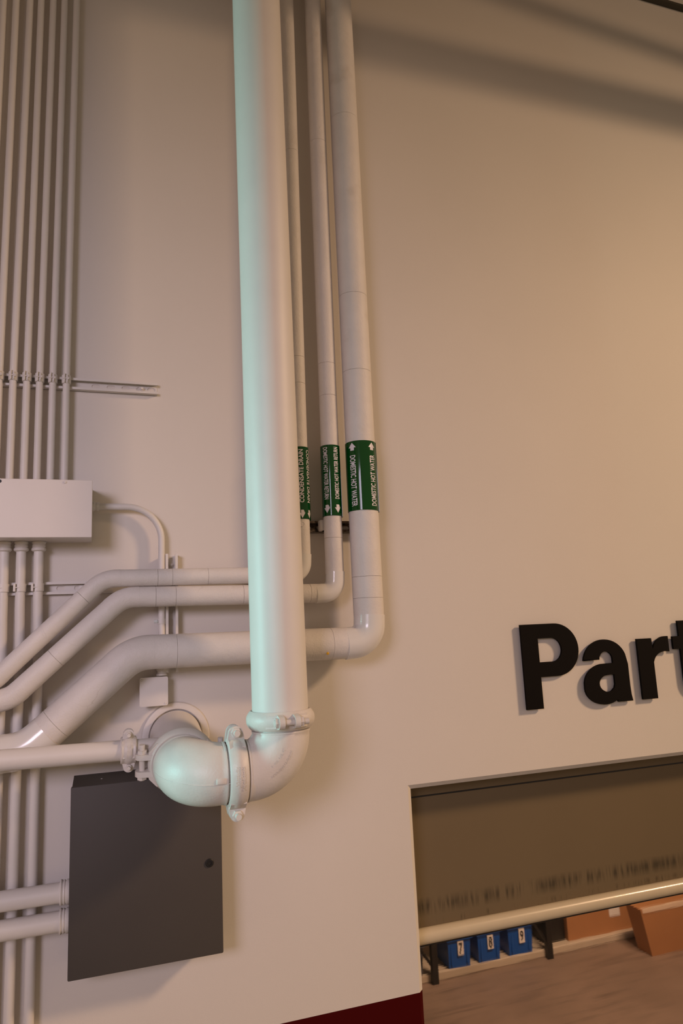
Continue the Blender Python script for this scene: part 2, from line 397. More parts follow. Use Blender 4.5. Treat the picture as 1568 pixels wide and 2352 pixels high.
# ------------------------------------------------------------------ thin conduits into the top of the junction box
def strap(parent, c, r, width, mat=None, d=(0, 0, 1)):
    """strut strap round a conduit: band, ear on the left, screw"""
    mat = mat or MP
    c = Vector(c)
    m = Mesh(); m.lathe(c-Vector((0, 0, width/2)), d, [(r+0.0005, 0), (r+0.0028, 0), (r+0.0036, width*0.25), (r+0.0036, width*0.75), (r+0.0028, width), (r+0.0005, width)], 28, closed=True)
    m.box(c+Vector((-0.006, -r-0.010, -width*0.50)), c+Vector((-0.003, -r-0.001, width*0.62)), 0.001)
    m.box(c+Vector((0.003, -r-0.010, -width*0.45)), c+Vector((0.006, -r-0.001, width*0.45)), 0.001)
    o = m.build('strap', mat, parent)
    m = Mesh(); m.tube([c+Vector((-0.009, -r-0.006, 0)), c+Vector((0.009, -r-0.006, 0))], 0.0022, 10)
    hexagon(m, c+Vector((0.006, -r-0.006, 0)), (1, 0, 0), 0.005, 0.004); m.build('screw', mat, o)
    return o
TOPX = [-0.404, -0.361, -0.314, -0.276, -0.234, -0.1945, -0.152]      # at z = 5.36
RAILX = [-0.412, -0.370, -0.3275, -0.285, -0.245, -0.2035, -0.160]     # at z = 3.88
ORD = ['seventh', 'sixth', 'fifth', 'fourth', 'third', 'second']
for i in range(7):
    o53 = 0.034; k = (TOPX[i]-RAILX[i])/(5.36-3.88)
    xa = RAILX[i]+k*(6.2-3.88); xb = RAILX[i]+k*(3.517-3.88)*0.2
    lab = 'thin upright conduit, rightmost of the row above the junction box' if i == 6 else 'thin upright conduit, %s from the right in the row above the junction box' % ORD[i]
    t = thing('conduit', lab, 'conduit', (xb, Y(o53), 3.518), 'thin upright conduits above the junction box')
    m = Mesh(); m.tube([(xb, Y(o53), 3.518), (RAILX[i], Y(o53), 3.86), (xa, Y(o53), 6.2)], 0.0117, 20); m.build('tube', MP, t)
    strap(t, (RAILX[i], Y(o53), 3.893), 0.0117, 0.030)

# ------------------------------------------------------------------ wide junction box
JX0, JX1, JZ0, JZ1, JD = -0.80, -0.067, 3.328, 3.515, 0.15
t = thing('junction_box', 'wide shallow painted junction box at the left edge with a flat cover', 'junction box', (-0.43, 0, JZ0))
m = Mesh(); m.box((JX0, 0, JZ0+0.002), (JX1-0.003, Y(JD-0.004), JZ1-0.002), 0.002); m.build('body', MB_, t, smooth=30)
m = Mesh(); m.box((JX0, Y(JD-0.0035), JZ0), (JX1, Y(JD), JZ1), 0.0012); m.build('cover', MB_, t, smooth=30)
for sx in (-0.150, -0.60):
    m = Mesh(); m.lathe((sx, Y(JD), JZ1-0.008), (0, -1, 0), [(0.005, 0), (0.0048, 0.002), (0.003, 0.0034), (0, 0.0036)], 16); m.build('screw', MB_, t)
m = Mesh(); m.lathe((-0.340, Y(JD), JZ1-0.009), (0, -1, 0), [(0.0055, 0), (0.005, 0.0008), (0, 0.0009)], 16); m.build('screw_hole', MK, t)['label'] = 'small black screw hole'

# ------------------------------------------------------------------ thick conduits below the box
LOWX = [-0.3355, -0.2855, -0.233]
LEND = [-0.332, -0.281, -0.227]
for i in range(3):
    x0, x1 = LOWX[i], LEND[i]
    lab = ['thick upright conduit under the junction box, leftmost and cut by the picture edge', 'thick upright conduit under the junction box, middle one of three', 'thick upright conduit under the junction box, nearest the charcoal enclosure'][i]
    t = thing('conduit', lab, 'conduit', (x1, Y(0.03), 1.2), 'thick upright conduits below the junction box')
    zk = [3.02, 3.06, 3.09][i]
    segs = fillet([(x0, Y(0.0375), 3.33), (x0+0.001, Y(0.0375), zk+0.06), (x1, Y(0.030), zk-0.10), (x1, Y(0.030), 1.2)], [0.15, 0.15], 6)
    pts = [segs[0][1][0]] + segs[1][1] + segs[3][1] + [segs[4][1][1]]
    m = Mesh(); m.tube(pts, 0.0150, 24); m.build('tube', MP, t)
    m = Mesh(); c = (x0, Y(0.0375), 3.330)
    m.lathe(c, (0, 0, -1), [(0.016, 0), (0.0205, 0.001), (0.0215, 0.006), (0.019, 0.0085), (0.0195, 0.011), (0.021, 0.016), (0.019, 0.0185), (0.020, 0.020), (0.0225, 0.024), (0.0225, 0.029), (0.018, 0.033), (0.0152, 0.0335)], 28)
    m.build('connector', MP, t)
    # half strap: band on the right, tab on the left, screw between
    c = Vector((x0, Y(0.0375), 3.1795)); r = 0.0150
    m = Mesh(); prof = []
    for k in range(13):
        a = math.radians(-20+150*k/12); prof.append(((r+0.0036)*math.sin(a), (r+0.0036)*math.cos(a)))
    for k in range(12, -1, -1):
        a = math.radians(-20+150*k/12); prof.append(((r+0.0006)*math.sin(a), (r+0.0006)*math.cos(a)))
    m.prism(prof, c-Vector((0, 0, 0.0125)), (1, 0, 0), (0, -1, 0), (0, 0, 1), 0.025)
    so = m.build('strap', MP, t)
    m = Mesh(); m.box(c+Vector((-0.0185, -r-0.004, -0.0125)), c+Vector((-0.0115, -0.002, 0.0125)), 0.001); m.build('strap_tab', MP, t)
    m = Mesh(); m.tube([c+Vector((-0.018, -r-0.0025, 0)), c+Vector((0.000, -r-0.0025, 0))], 0.0018, 10); m.build('screw', MP, so)

# ------------------------------------------------------------------ bent conduit from the box to the small square box
t = thing('bent_conduit', 'thin conduit leaving the junction box side and bending down to a small square box', 'conduit', (0.157, Y(0.04), 2.87))
bo = 0.036
sg = fillet([(JX1-0.004, Y(bo), 3.449), (0.157, Y(bo), 3.449), (0.157, Y(bo), 2.885)], [0.115], 16)
m = Mesh(); m.tube([sg[0][1][0]]+sg[1][1]+[sg[2][1][1]], 0.0112, 20); m.build('tube', MP, t)
m = Mesh(); m.lathe((JX1-0.003, Y(bo), 3.449), (1, 0, 0), [(0.016, 0), (0.016, 0.006), (0.0135, 0.008), (0.0135, 0.013), (0.0150, 0.014), (0.0150, 0.022), (0.0118, 0.0225)], 24); m.build('connector', MP, t)
m = Mesh(); m.lathe((0.157, Y(bo), 2.876), (0, 0, 1), [(0.0175, 0), (0.0175, 0.006), (0.0145, 0.008), (0.0145, 0.014), (0.0178, 0.016), (0.0178, 0.026), (0.0118, 0.028)], 24); m.build('connector', MP, t)
m = Mesh(); m.lathe((0.1565, Y(bo), 3.047), (0, 0, 1), [(0.0115, 0), (0.0132, 0), (0.0132, 0.017), (0.0115, 0.017)], 24, closed=True)
m.box((0.166, Y(bo+0.002), 3.047), (0.1745, Y(bo-0.010), 3.064), 0.0008)
so = m.build('strap', MP, t)
m = Mesh()
for k in range(4): m.lathe((0.1435-k*0.0032, Y(bo+0.006), 3.0555), (-1, 0, 0), [(0.0052, 0), (0.0060, 0.0012), (0.0052, 0.0026)], 8)
o = m.build('screw', MZ, so); o['label'] = 'bright unpainted zinc screw'
t = thing('small_junction_box', 'small square painted box hanging under the bent conduit', 'junction box', (0.131, 0, 2.783))
m = Mesh(); m.box((0.088, 0, 2.787), (0.174, Y(0.049), 2.871), 0.006, 2); m.build('body', MB_, t, smooth=40)
poly = []
for cx_, cz_, a0 in ((0.176-0.006, 2.7795+0.006, -90), (0.176-0.006, 2.873-0.006, 0), (0.085+0.006, 2.873-0.006, 90), (0.085+0.006, 2.7795+0.006, 180)):
    for k in range(5): a = math.radians(a0+k*22.5); poly.append((cx_+0.006*math.cos(a), cz_+0.006*math.sin(a)))
m = Mesh(); m.prism(poly, (0, Y(0.049), 0), (1, 0, 0), (0, 0, 1), (0, -1, 0), 0.003); m.build('cover', MB_, t, smooth=30)
for x, z in ((0.0925, 2.865), (0.168, 2.787)):
    m = Mesh(); m.lathe((x, Y(0.052), z), (0, -1, 0), [(0.0042, 0), (0.004, 0.0012), (0.0015, 0.002), (0, 0.002)], 14); m.build('screw', MC, t)

# ------------------------------------------------------------------ jacketed pipes
def sections(m_name, parent, a, b, r, cuts, mat, gap=0.0006, n=32):
    """straight jacket from a to b cut into lengths at the given fractions"""
    a = Vector(a); b = Vector(b); L_ = (b-a).length; d = (b-a)/L_
    cs = [0]+[c*L_ for c in sorted(cuts)]+[L_]
    for i in range(len(cs)-1):
        s0 = cs[i]+(gap/2 if i else 0); s1 = cs[i+1]-(gap/2 if i < len(cs)-2 else 0)
        p0, p1 = a+d*s0, a+d*s1; e = 0.0006
        m = Mesh(); m.tube([p0, p0+d*e, p1-d*e, p1], [r-0.0006, r, r, r-0.0006], n)
        m.build(m_name, mat, parent)
def jacket_pipe(root, pts, rads, r, cuts, bendmat, grow=0.0012):
    segs = fillet(pts, rads, 14); si = bi = 0
    for kind, P in segs:
        if kind == 'straight':
            sections('jacket', root, P[0], P[1], r, cuts.get(si, []), MJ); si += 1
        else:
            mt = bendmat[bi]; g = grow if mt is MV else 0.0004
            d0 = (P[1]-P[0]).normalized(); d1 = (P[-1]-P[-2]).normalized(); ex = 0.030 if mt is MV else 0.012
            m = Mesh(); m.tube([P[0]-d0*ex]+P+[P[-1]+d1*ex], r+g, 36); m.build('elbow_cover', mt, root); bi += 1

def zpx(z): return z
A_DHW = 0.12; R_DHW = 0.0550
dhw = thing('hot_water_pipe', 'thickest jacketed hot water pipe, rightmost of the green banded risers', 'pipe', (0.875, Y(A_DHW), 2.951))
jacket_pipe(dhw, [(0.878, Y(A_DHW), 6.2), (0.874, Y(A_DHW), 2.952), (0.065, Y(A_DHW), 2.957), (-0.245, Y(A_DHW), 2.684), (-0.85, Y(A_DHW), 2.658)],
            [0.066, 0.13, 0.13], R_DHW, {0: [0.365, 0.607, 0.704, 0.948, 0.972], 1: [0.12, 0.52, 0.88], 2: [0.80], 3: []}, [MV, MJ, MV])
A_R = 0.10; R_R = 0.0335
dhr = thing('hot_water_return_pipe', 'middle of the three green banded risers, a thinner jacketed return pipe', 'pipe', (0.760, Y(A_R), 3.13))
jacket_pipe(dhr, [(0.775, Y(A_R), 6.2), (0.759, Y(A_R), 3.131), (0.030, Y(A_R), 3.137), (-0.298, Y(A_R), 2.836), (-0.85, Y(A_R), 2.800)],
            [0.046, 0.10, 0.09], R_R, {0: [0.42, 0.73, 0.772, 0.95], 1: [0.08, 0.45, 0.80, 0.9], 2: [0.62]}, [MV, MJ, MJ])
A_C = 0.10; R_C = 0.0285
con = thing('condensate_pipe', 'slim jacketed condensate pipe, left of the green banded risers beside the big pipe', 'pipe', (0.645, Y(A_C), 3.2))
jacket_pipe(con, [(0.663, Y(A_C), 6.2), (0.642, Y(A_C), 3.200), (-0.030, Y(A_C), 3.199), (-0.355, Y(A_C), 2.882), (-0.85, Y(A_C), 2.860)],
            [0.042, 0.10, 0.09], R_C, {0: [0.45, 0.74, 0.775], 1: [0.50, 0.70, 0.78], 2: [0.12]}, [MV, MJ, MJ])
# small extras on the jackets
m = Mesh(); m.lathe((0.700, Y(A_DHW+0.0470), 2.9225), (0, -1, -0.45), [(0.0045, 0), (0.005, 0.002), (0.003, 0.005), (0, 0.0055)], 12); o = m.build('tack', MYE, dhw); o['label'] = 'small yellow tack'
m = Mesh(); m.lathe((0.637, Y(A_C+R_C-0.0006), 3.377), (-0.1, -1, 0), [(0.010, 0), (0.010, 0.002), (0.0075, 0.0028), (0.0065, 0.0016), (0.004, 0.0022), (0, 0.0024)], 20); m.build('plug', MJ, con)
m = Mesh(); m.box((0.720, Y(0.075), 3.362), (0.735, Y(0.042), 3.402), 0.004, 2); m.build('clamp_ear', MP, dhr)

# green marker bands with lettering and arrows
ARROW = [(-0.5, -0.5), (0.5, -0.5), (0.5, 0.05), (1.0, 0.05), (0.0, 1.0), (-1.0, 0.05), (-0.5, 0.05)]
def marker(parent, cx, cy, r, z0, z1, rows, tilt=0.0):
    R_ = r+0.0026
    m = Mesh(); m.lathe((cx, cy, z0), (tilt, 0, 1), [(r+0.0004, 0), (R_-0.0006, 0), (R_, 0.0008), (R_, z1-z0-0.0008), (R_-0.0006, z1-z0), (r+0.0004, z1-z0)], 64, closed=True)
    # overlapping end of the wrap
    band = m.build('marker_band', MGR, parent); band['label'] = 'glossy green marker band with white lettering'
    m = Mesh(); pr = []
    for k in range(9): a = math.radians(62+k*6); pr.append(((R_+0.0016)*math.sin(a), (R_+0.0016)*math.cos(a)))
    for k in range(8, -1, -1): a = math.radians(62+k*6); pr.append(((R_-0.0002)*math.sin(a), (R_-0.0002)*math.cos(a)))
    m.prism(pr, (cx, cy, z0-0.002), (1, 0, 0), (0, -1, 0), (0, 0, 1), z1-z0+0.003); m.build('wrap_end', MGR, band)
    def wrap(vs, zc, phi):
        out = []
        for x, y in vs:           # x along +z, y around (positive to the left)
            a = math.radians(phi) - y/R_; rr = R_+0.00035
            out.append((cx+tilt*(zc+x-z0)+rr*math.sin(a), cy-rr*math.cos(a), zc+x))
        return out
    for body, phi, up, zc, length, cap, az, adir, ah, aw in rows:
        vs, fs = text_mesh(body, length, cap, 0.018, cell=cap/7)
        sgn = 1 if up else -1
        m = Mesh(); m.add(wrap([(v.x*sgn, v.y*sgn) for v in vs], zc, phi), fs); m.build('lettering', MWH, band, smooth=0)
        bm = bmesh.new(); vv = [bm.verts.new((y*ah/1.5*adir, x*aw/2, 0)) for x, y in ARROW]; bm.faces.new(vv)
        bmesh.ops.triangulate(bm, faces=bm.faces)
        for k in range(-5, 6): bmesh.ops.bisect_plane(bm, geom=list(bm.verts)+list(bm.edges)+list(bm.faces), plane_co=(0, k*aw/10, 0), plane_no=(0, 1, 0))
        bm.verts.index_update()
        m = Mesh(); m.add(wrap([(v.co.x, v.co.y) for v in bm.verts], az, phi), [[v.index for v in f.verts] for f in bm.faces]); bm.free()
        m.build('arrow', MWH, band, smooth=0)
marker(dhw, 0.8746, Y(A_DHW), R_DHW, 3.423, 3.682, [
    ('DOMESTIC HOT WATER', -52, False, 3.533, 0.190, 0.024, 3.656, 1, 0.029, 0.031),
    ('DOMESTIC HOT WATER', 26, True, 3.533, 0.190, 0.024, 3.656, 1, 0.029, 0.031)], 0.0012)
marker(dhr, 0.7602, Y(A_R), R_R, 3.408, 3.672, [
    ('DOMESTIC HOT WATER RETURN', -48, False, 3.566, 0.194, 0.0185, 3.438, -1, 0.030, 0.024),
    ('DOMESTIC HOT WATER RETURN', 18, True, 3.566, 0.194, 0.0185, 3.438, -1, 0.030, 0.024)], 0.005)
marker(con, 0.6443, Y(A_C), R_C, 3.396, 3.662, [
    ('CONDENSATE DRAIN', -10, True, 3.553, 0.196, 0.0165, 3.418, -1, 0.030, 0.020),
    ('CONDENSATE DRAIN', 45, False, 3.553, 0.196, 0.0165, 3.418, -1, 0.030, 0.020)], 0.007)

# ------------------------------------------------------------------ big grooved pipe
def bolt(parent, c, d, half, r=0.0085, head=0.010, tail=0.016, mat=None):
    """bolt through a pair of lugs: head on the -d side, nut and thread on the +d side"""
    mat = mat or MC; c = Vector(c); d = Vector(d).normalized()
    m = Mesh(); m.tube([c-d*half, c+d*(half+head+tail)], r, 14)
    hexagon(m, c-d*(half+head), d, r*1.75, head); hexagon(m, c+d*half, d, r*1.75, head)
    m.lathe(c-d*(half+head), -d, [(r*1.3, 0), (r*1.1, 0.003), (0, 0.004)], 16)
    return m.build('bolt', mat, parent)
def coupling(root, c, axis, pad, r, width, R, lug, bolt_at, lugw, gap=0.026, plate=0.016, bsize=0.0085, flip=1):
    """two-piece grooved coupling: ring along axis, lugs along +-pad, bolts across"""
    c = Vector(c); a = Vector(axis).normalized(); p = Vector(pad).normalized(); b = a.cross(p).normalized()*flip
    prof = [(r+0.0004, -width/2), (r+0.006, -width/2-0.0005), (r+0.010, -width*0.43), (R-0.004, -width*0.30), (R-0.0008, -width*0.17), (R, 0), (R-0.0008, width*0.17), (R-0.004, width*0.30), (r+0.010, width*0.43), (r+0.006, width/2+0.0005), (r+0.0015, width/2)]
    m = Mesh(); m.lathe(c, a, prof, 56, closed=True)
    for s in (-1, 1):
        for k in (-1, 1):
            o_ = c + b*(k*(gap/2) if k > 0 else k*(gap/2+plate))
            poly = [(-lugw/2, r-0.002), (lugw/2, r-0.002)]
            tipr = lugw*0.40
            for i in range(9):
                t_ = PI*i/8; poly.append((math.cos(t_)*tipr, (lug-tipr)+math.sin(t_)*tipr))
            m.prism(poly, o_, a, p*s, b, plate)
            # web from lug into ring
            b0 = gap/2+plate*0.5; b1 = b0+plate*2.4; poly = [(0, r+0.002), (0, bolt_at-bsize*1.9), (plate*0.9, bolt_at-bsize*2.3), (plate*2.4, math.sqrt(max(R*R-b1*b1, 1e-6))-0.003), (plate*2.4, math.sqrt(max((r+0.002)**2-b1*b1, 1e-6)))]
            m.prism(poly, c + b*(k*(gap/2+plate*0.5)) - a*(lugw*0.42), b*k, p*s, a, lugw*0.84)
    cp = m.build('coupling', MC, root, smooth=40)
    for s in (-1, 1):
        bolt(cp, c+p*s*bolt_at, b, gap/2+plate, bsize)
    return cp
GA = 0.385; GZ = 2.608; GX = 0.479; GR = 0.084; CE = 0.139
big = thing('grooved_pipe', 'biggest pipe, a smooth riser with cast elbows turning back into the wall', 'pipe', (GX, Y(GA), GZ))
m = Mesh(); m.tube([(GX, Y(GA), GZ+CE+0.003), (0.4640, Y(GA), 6.2)], GR, 64); m.build('riser', MP, big)
# second elbow: from the left, up
def elbow(name, p_in, corner, p_out, rb, r, mat, bulge=0.0, collar=0.003):
    sg = fillet([p_in, corner, p_out], [rb], 20); arc = sg[1][1]
    L0 = [Vector(p_in)] + arc + [Vector(p_out)]
    d0 = (arc[0]-Vector(p_in)).normalized(); d1 = (Vector(p_out)-arc[-1]).normalized()
    pts = [Vector(p_in), Vector(p_in)+d0*0.0295, Vector(p_in)+d0*0.030, Vector(p_in)+d0*0.035, Vector(p_in)+d0*0.0355] + arc[1:-1] + \
          [Vector(p_out)-d1*0.0355, Vector(p_out)-d1*0.035, Vector(p_out)-d1*0.030, Vector(p_out)-d1*0.0295, Vector(p_out)]
    n = len(arc)-2
    rr = [r-0.003, r-0.003, r+collar, r+collar, r+0.001] + [r+0.001+bulge*math.sin(PI*(k+1)/(n+1)) for k in range(n)] + [r+0.001, r+collar, r+collar, r-0.003, r-0.003]
    m = Mesh(); m.tube(pts, rr, 56); return m
c2 = Vector((GX, Y(GA), GZ)); c1 = Vector((GX-2*CE, Y(GA), GZ))
back = (Vector((0.203, 0.0, 2.674))-c1).normalized()
e2 = elbow('elbow', c2-Vector((CE-0.001, 0, 0)), c2, c2+Vector((0, 0, CE-0.001)), 0.103, GR, MC, 0.002).build('elbow', MC, big, smooth=50)
e1 = elbow('elbow', c1+back*(CE-0.001), c1, c1+Vector((CE-0.001, 0, 0)), 0.103, GR, MC, 0.005).build('elbow', MC, big, smooth=50)
# parting line and tab cast on the first elbow
sgA = fillet([c1+back*CE, c1, c1+Vector((CE, 0, 0))], [0.103], 20)[1][1]
inner = (back+Vector((1, 0, 0))).normalized(); cenA = c1+inner*(0.103/math.sin(back.angle(Vector((1, 0, 0)))/2))
pl = [p+(p-cenA).normalized()*(GR+0.0012+0.005*math.sin(PI*k/20)) for k, p in enumerate(sgA)]
m = Mesh(); m.tube(pl[2:]+[pl[-1]+Vector((0.03, 0, 0))], 0.0012, 8); m.build('parting_line', MC, e1)
m = Mesh(); m.box((c1.x+0.074, Y(GA+GR+0.004), GZ-0.006-0.008), (c1.x+0.102, Y(GA+GR-0.006), GZ+0.008-0.006), 0.003, 2); m.build('cast_tab', MC, e1)
# stub into the wall, sleeve
m = Mesh(); m.tube([c1+back*(CE+0.002), Vector((0.203, -0.004, 2.674))], GR, 56); m.build('wall_stub', MP, big)
sl = Vector((0.204, 0, 2.672))
m = Mesh(); m.lathe(sl+Vector((0, 0.004, 0)), (0, -1, 0), [(0.0860, 0), (0.110, 0), (0.1125, 0.004), (0.1125, 0.008), (0.109, 0.013), (0.098, 0.016), (0.090, 0.015), (0.0865, 0.011)], 56, closed=True); m.build('wall_sleeve', MC, big)
# couplings
cA = coupling(big, c1+back*CE, back, (1, 0, 0), GR, 0.052, 0.100, 0.136, 0.116, 0.048, flip=-1, gap=0.034)
cB = coupling(big, (GX-CE, Y(GA), GZ), (1, 0, 0), (0, 0, 1), GR, 0.052, 0.100, 0.131, 0.113, 0.054)
cC = coupling(big, (GX, Y(GA), GZ+CE), (0, 0, 1), (0, 1, 0), GR, 0.052, 0.1025, 0.131, 0.113, 0.044, flip=-1, gap=0.030)
# raised lettering cast into coupling and elbow
def cast_on_cylinder(parent, c, a, R_, rows, body_dir):
    c = Vector(c); a = Vector(a)
    for body, off, zc, length, cap in rows:
        vs, fs = text_mesh(body, length, cap, 0.02)
        m = Mesh(); pts = []
        for v in vs:     # reads upwards on the front of the ring (axis x)
            ang = (v.x+zc)/R_; rad = R_+0.0012-abs(off-v.y)*0.04
            pts.append(c+a*(off-v.y)+Vector((0, -math.cos(ang), math.sin(ang)))*rad)
        n = len(pts)
        m.add(pts, fs); m.build('cast_lettering', MC, parent, smooth=0)
cast_on_cylinder(cB, (GX-CE, Y(GA), GZ), (1, 0, 0), 0.1000, [('Victaulic', -0.009, 0.004, 0.052, 0.0085), ('STYLE 009H', 0.001, 0.002, 0.056, 0.0055), ('FireLock', 0.0095, -0.002, 0.066, 0.007)], 1)
cen2 = c2+Vector((-0.103, 0, 0.103))
def cast_on_elbow(parent, body, length, cap, dr, th0):
    vs, fs = text_mesh(body, length, cap, 0.02); m = Mesh(); pts = []
    for v in vs:
        rad0 = 0.103+dr-v.y; th = math.radians(th0)+v.x/(0.103+dr)
        tube = GR+0.0042; off = dr-v.y
        h = math.sqrt(max(tube**2-off**2, 1e-6))
        pts.append(cen2+Vector((math.sin(th)*rad0, -h, -math.cos(th)*rad0)))
    m.add(pts, fs); m.build('cast_lettering', MC, parent, smooth=0)
cast_on_elbow(e2, 'LOO-GN112-QQUV', 0.092, 0.0085, 0.022, 48)
cast_on_elbow(e2, '1 90 1/2 6"', 0.062, 0.0065, -0.002, 52)

# ------------------------------------------------------------------ branch pipe with its own coupling
BO = 0.208; BZ = 2.671; BR = 0.0302
br = thing('branch_pipe', 'slim smooth pipe running left from the wall stub through a small coupling', 'pipe', (-0.1, Y(BO), BZ))
m = Mesh(); m.tube([(-0.85, Y(BO), BZ+0.010), (0.047, Y(BO), BZ)], BR, 36); m.build('tube', MP, br)
m = Mesh(); m.tube([(0.049, Y(BO), BZ), (0.135, Y(BO), BZ-0.001)], BR-0.0005, 36); m.build('outlet_stub', MP, br)
cS = coupling(br, (0.048, Y(BO), BZ), (1, 0, 0), (0, 0, 1), BR, 0.046, 0.0425, 0.062, 0.047, 0.040, gap=0.014, plate=0.010, bsize=0.0052)
cast_on_cylinder(cS, (0.048, Y(BO), BZ), (1, 0, 0), 0.0425, [('Victaulic', 0.006, 0.0, 0.040, 0.006), ('STYLE 009', -0.003, 0.0, 0.038, 0.005)], 1)

# ------------------------------------------------------------------ charcoal enclosure and its two conduits
EX0, EX1, EZ0, EZ1, ED = -0.117, 0.335, 2.028, 2.5655, 0.130
t = thing('electrical_enclosure', 'charcoal steel enclosure with a closed door and one black lock', 'enclosure', ((EX0+EX1)/2, 0, EZ0))
m = Mesh(); m.prism([(0, EZ0+0.003), (ED-0.024, EZ0+0.003), (ED-0.024, EZ1-0.001), (0, EZ1+0.012)], (EX0+0.003, 0, 0), (0, -1, 0), (0, 0, 1), (1, 0, 0), EX1-EX0-0.006); m.build('body', MG, t, smooth=30)
m = Mesh(); m.box((EX0, Y(ED-0.021), EZ0), (EX1, Y(ED), EZ1), 0.004, 2); dr = m.build('door', MG, t, smooth=40)
m = Mesh(); m.lathe((0.295, Y(ED), 2.296), (0, -1, 0), [(0.0125, 0), (0.0125, 0.003), (0.011, 0.0042), (0.007, 0.0042), (0.0065, 0.002), (0, 0.002)], 28); o = m.build('lock', MK, dr); o['label'] = 'round black lock'
m = Mesh(); m.lathe((-0.03, Y(0.06), EZ1+0.004), (0, 0, 1), [(0.003, 0), (0.0028, 0.0012), (0, 0.0016)], 10); m.build('screw', MC, t)
for k, (z, lab) in enumerate(((2.2610, 'fat horizontal conduit entering the charcoal enclosure, the upper of two'), (2.1815, 'fat horizontal conduit entering the charcoal enclosure, the lower of two'))):
    ho = 0.088
    t = thing('conduit', lab, 'conduit', (-0.16, Y(ho), z), 'fat conduits into the charcoal enclosure')
    m = Mesh(); m.tube([(-0.85, Y(ho), z-0.001), (-0.143, Y(ho), z)], 0.0288, 32); m.build('tube', MP, t)
    m = Mesh(); m.lathe((-0.1445, Y(ho), z), (1, 0, 0), [(0.029, 0), (0.0345, 0.001), (0.0360, 0.004), (0.0345, 0.0075), (0.0325, 0.009), (0.0340, 0.010), (0.0345, 0.014), (0.0320, 0.0165), (0.0318, 0.0185), (0.0350, 0.020), (0.0350, 0.026), (0.032, 0.0335)], 32); m.build('connector', MP, t)

# ------------------------------------------------------------------ sign letters
def arc(cx, cy, rx_, ry_, a0, a1, n=14):
    return [(cx+rx_*math.cos(math.radians(a0+(a1-a0)*k/n)), cy+ry_*math.sin(math.radians(a0+(a1-a0)*k/n))) for k in range(n+1)]
LB = 2.654
def letter(name, label, x0, polys, th=0.010, gap=0.011):
    vs, fs = curve_mesh(polys, th, 0.0)
    m = Mesh(); m.add([(x0+v.x, Y(gap+th/2-v.z*-1) if False else -(gap+th/2)+v.z, LB+v.y) for v in vs], fs)
    o = m.build(name, MLT, None, smooth=30)
    off = Vector((x0, 0, LB))
    for v in o.data.vertices: v.co -= off
    o.location = off
    return tag(o, label, 'letter', 'black sign letters above the doorway')
G_SIGN = 'black sign letters above the doorway'
P_out = [(0, 0), (0.076, 0), (0.076, 0.122)] + arc(0.155, 0.227, 0.110, 0.105, -90, 90, 24) + [(0, 0.332)]
P_in = [(0.076, 0.180), (0.076, 0.274)] + arc(0.140, 0.227, 0.045, 0.047, 90, -90, 18)
letter('sign_letter', 'big black capital letter P, first of the sign on the wall', 1.555, [P_out, P_in])
a_out = [(0.012, 0.178)] + arc(0.118, 0.160, 0.108, 0.096, 172, 20, 18) + [(0.229, 0.150), (0.229, 0.060), (0.231, 0.025), (0.236, 0.0), (0.163, 0.0), (0.1600, 0.0115)] + arc(0.100, 0.064, 0.094, 0.070, -52, -178, 14) + arc(0.112, 0.075, 0.106, 0.083, 172, 100, 8) + [(0.155, 0.158), (0.155, 0.175)] + arc(0.122, 0.175, 0.033, 0.032, 0, 180, 12)
a_in = [(0.155, 0.112), (0.135, 0.112)] + arc(0.122, 0.077, 0.044, 0.034, 110, 270, 12) + [(0.135, 0.046), (0.150, 0.058), (0.155, 0.072)]
letter('sign_letter', 'big black lowercase letter a in the sign on the wall', 1.828, [a_out, a_in])
r_out = [(0, 0), (0.077, 0), (0.077, 0.150)] + arc(0.140, 0.140, 0.063, 0.052, 165, 90, 8) + [(0.165, 0.190), (0.165, 0.255)] + arc(0.150, 0.180, 0.075, 0.075, 90, 155, 8) + [(0.078, 0.205), (0.076, 0.250), (0, 0.250)]
letter('sign_letter', 'big black lowercase letter r in the sign on the wall', 2.115, [r_out])
t_out = [(0.037, 0.252), (0, 0.252), (0, 0.198), (0.037, 0.198), (0.037, 0.075)] + arc(0.105, 0.066, 0.068, 0.070, 180, 270, 10) + [(0.145, 0.002), (0.145, 0.060), (0.130, 0.058)] + arc(0.130, 0.076, 0.018, 0.018, 270, 180, 6) + [(0.112, 0.198), (0.148, 0.198), (0.148, 0.252), (0.112, 0.252), (0.112, 0.318), (0.037, 0.318)]
letter('sign_letter', 'big black lowercase letter t cut by the right picture edge', 2.304, [t_out])

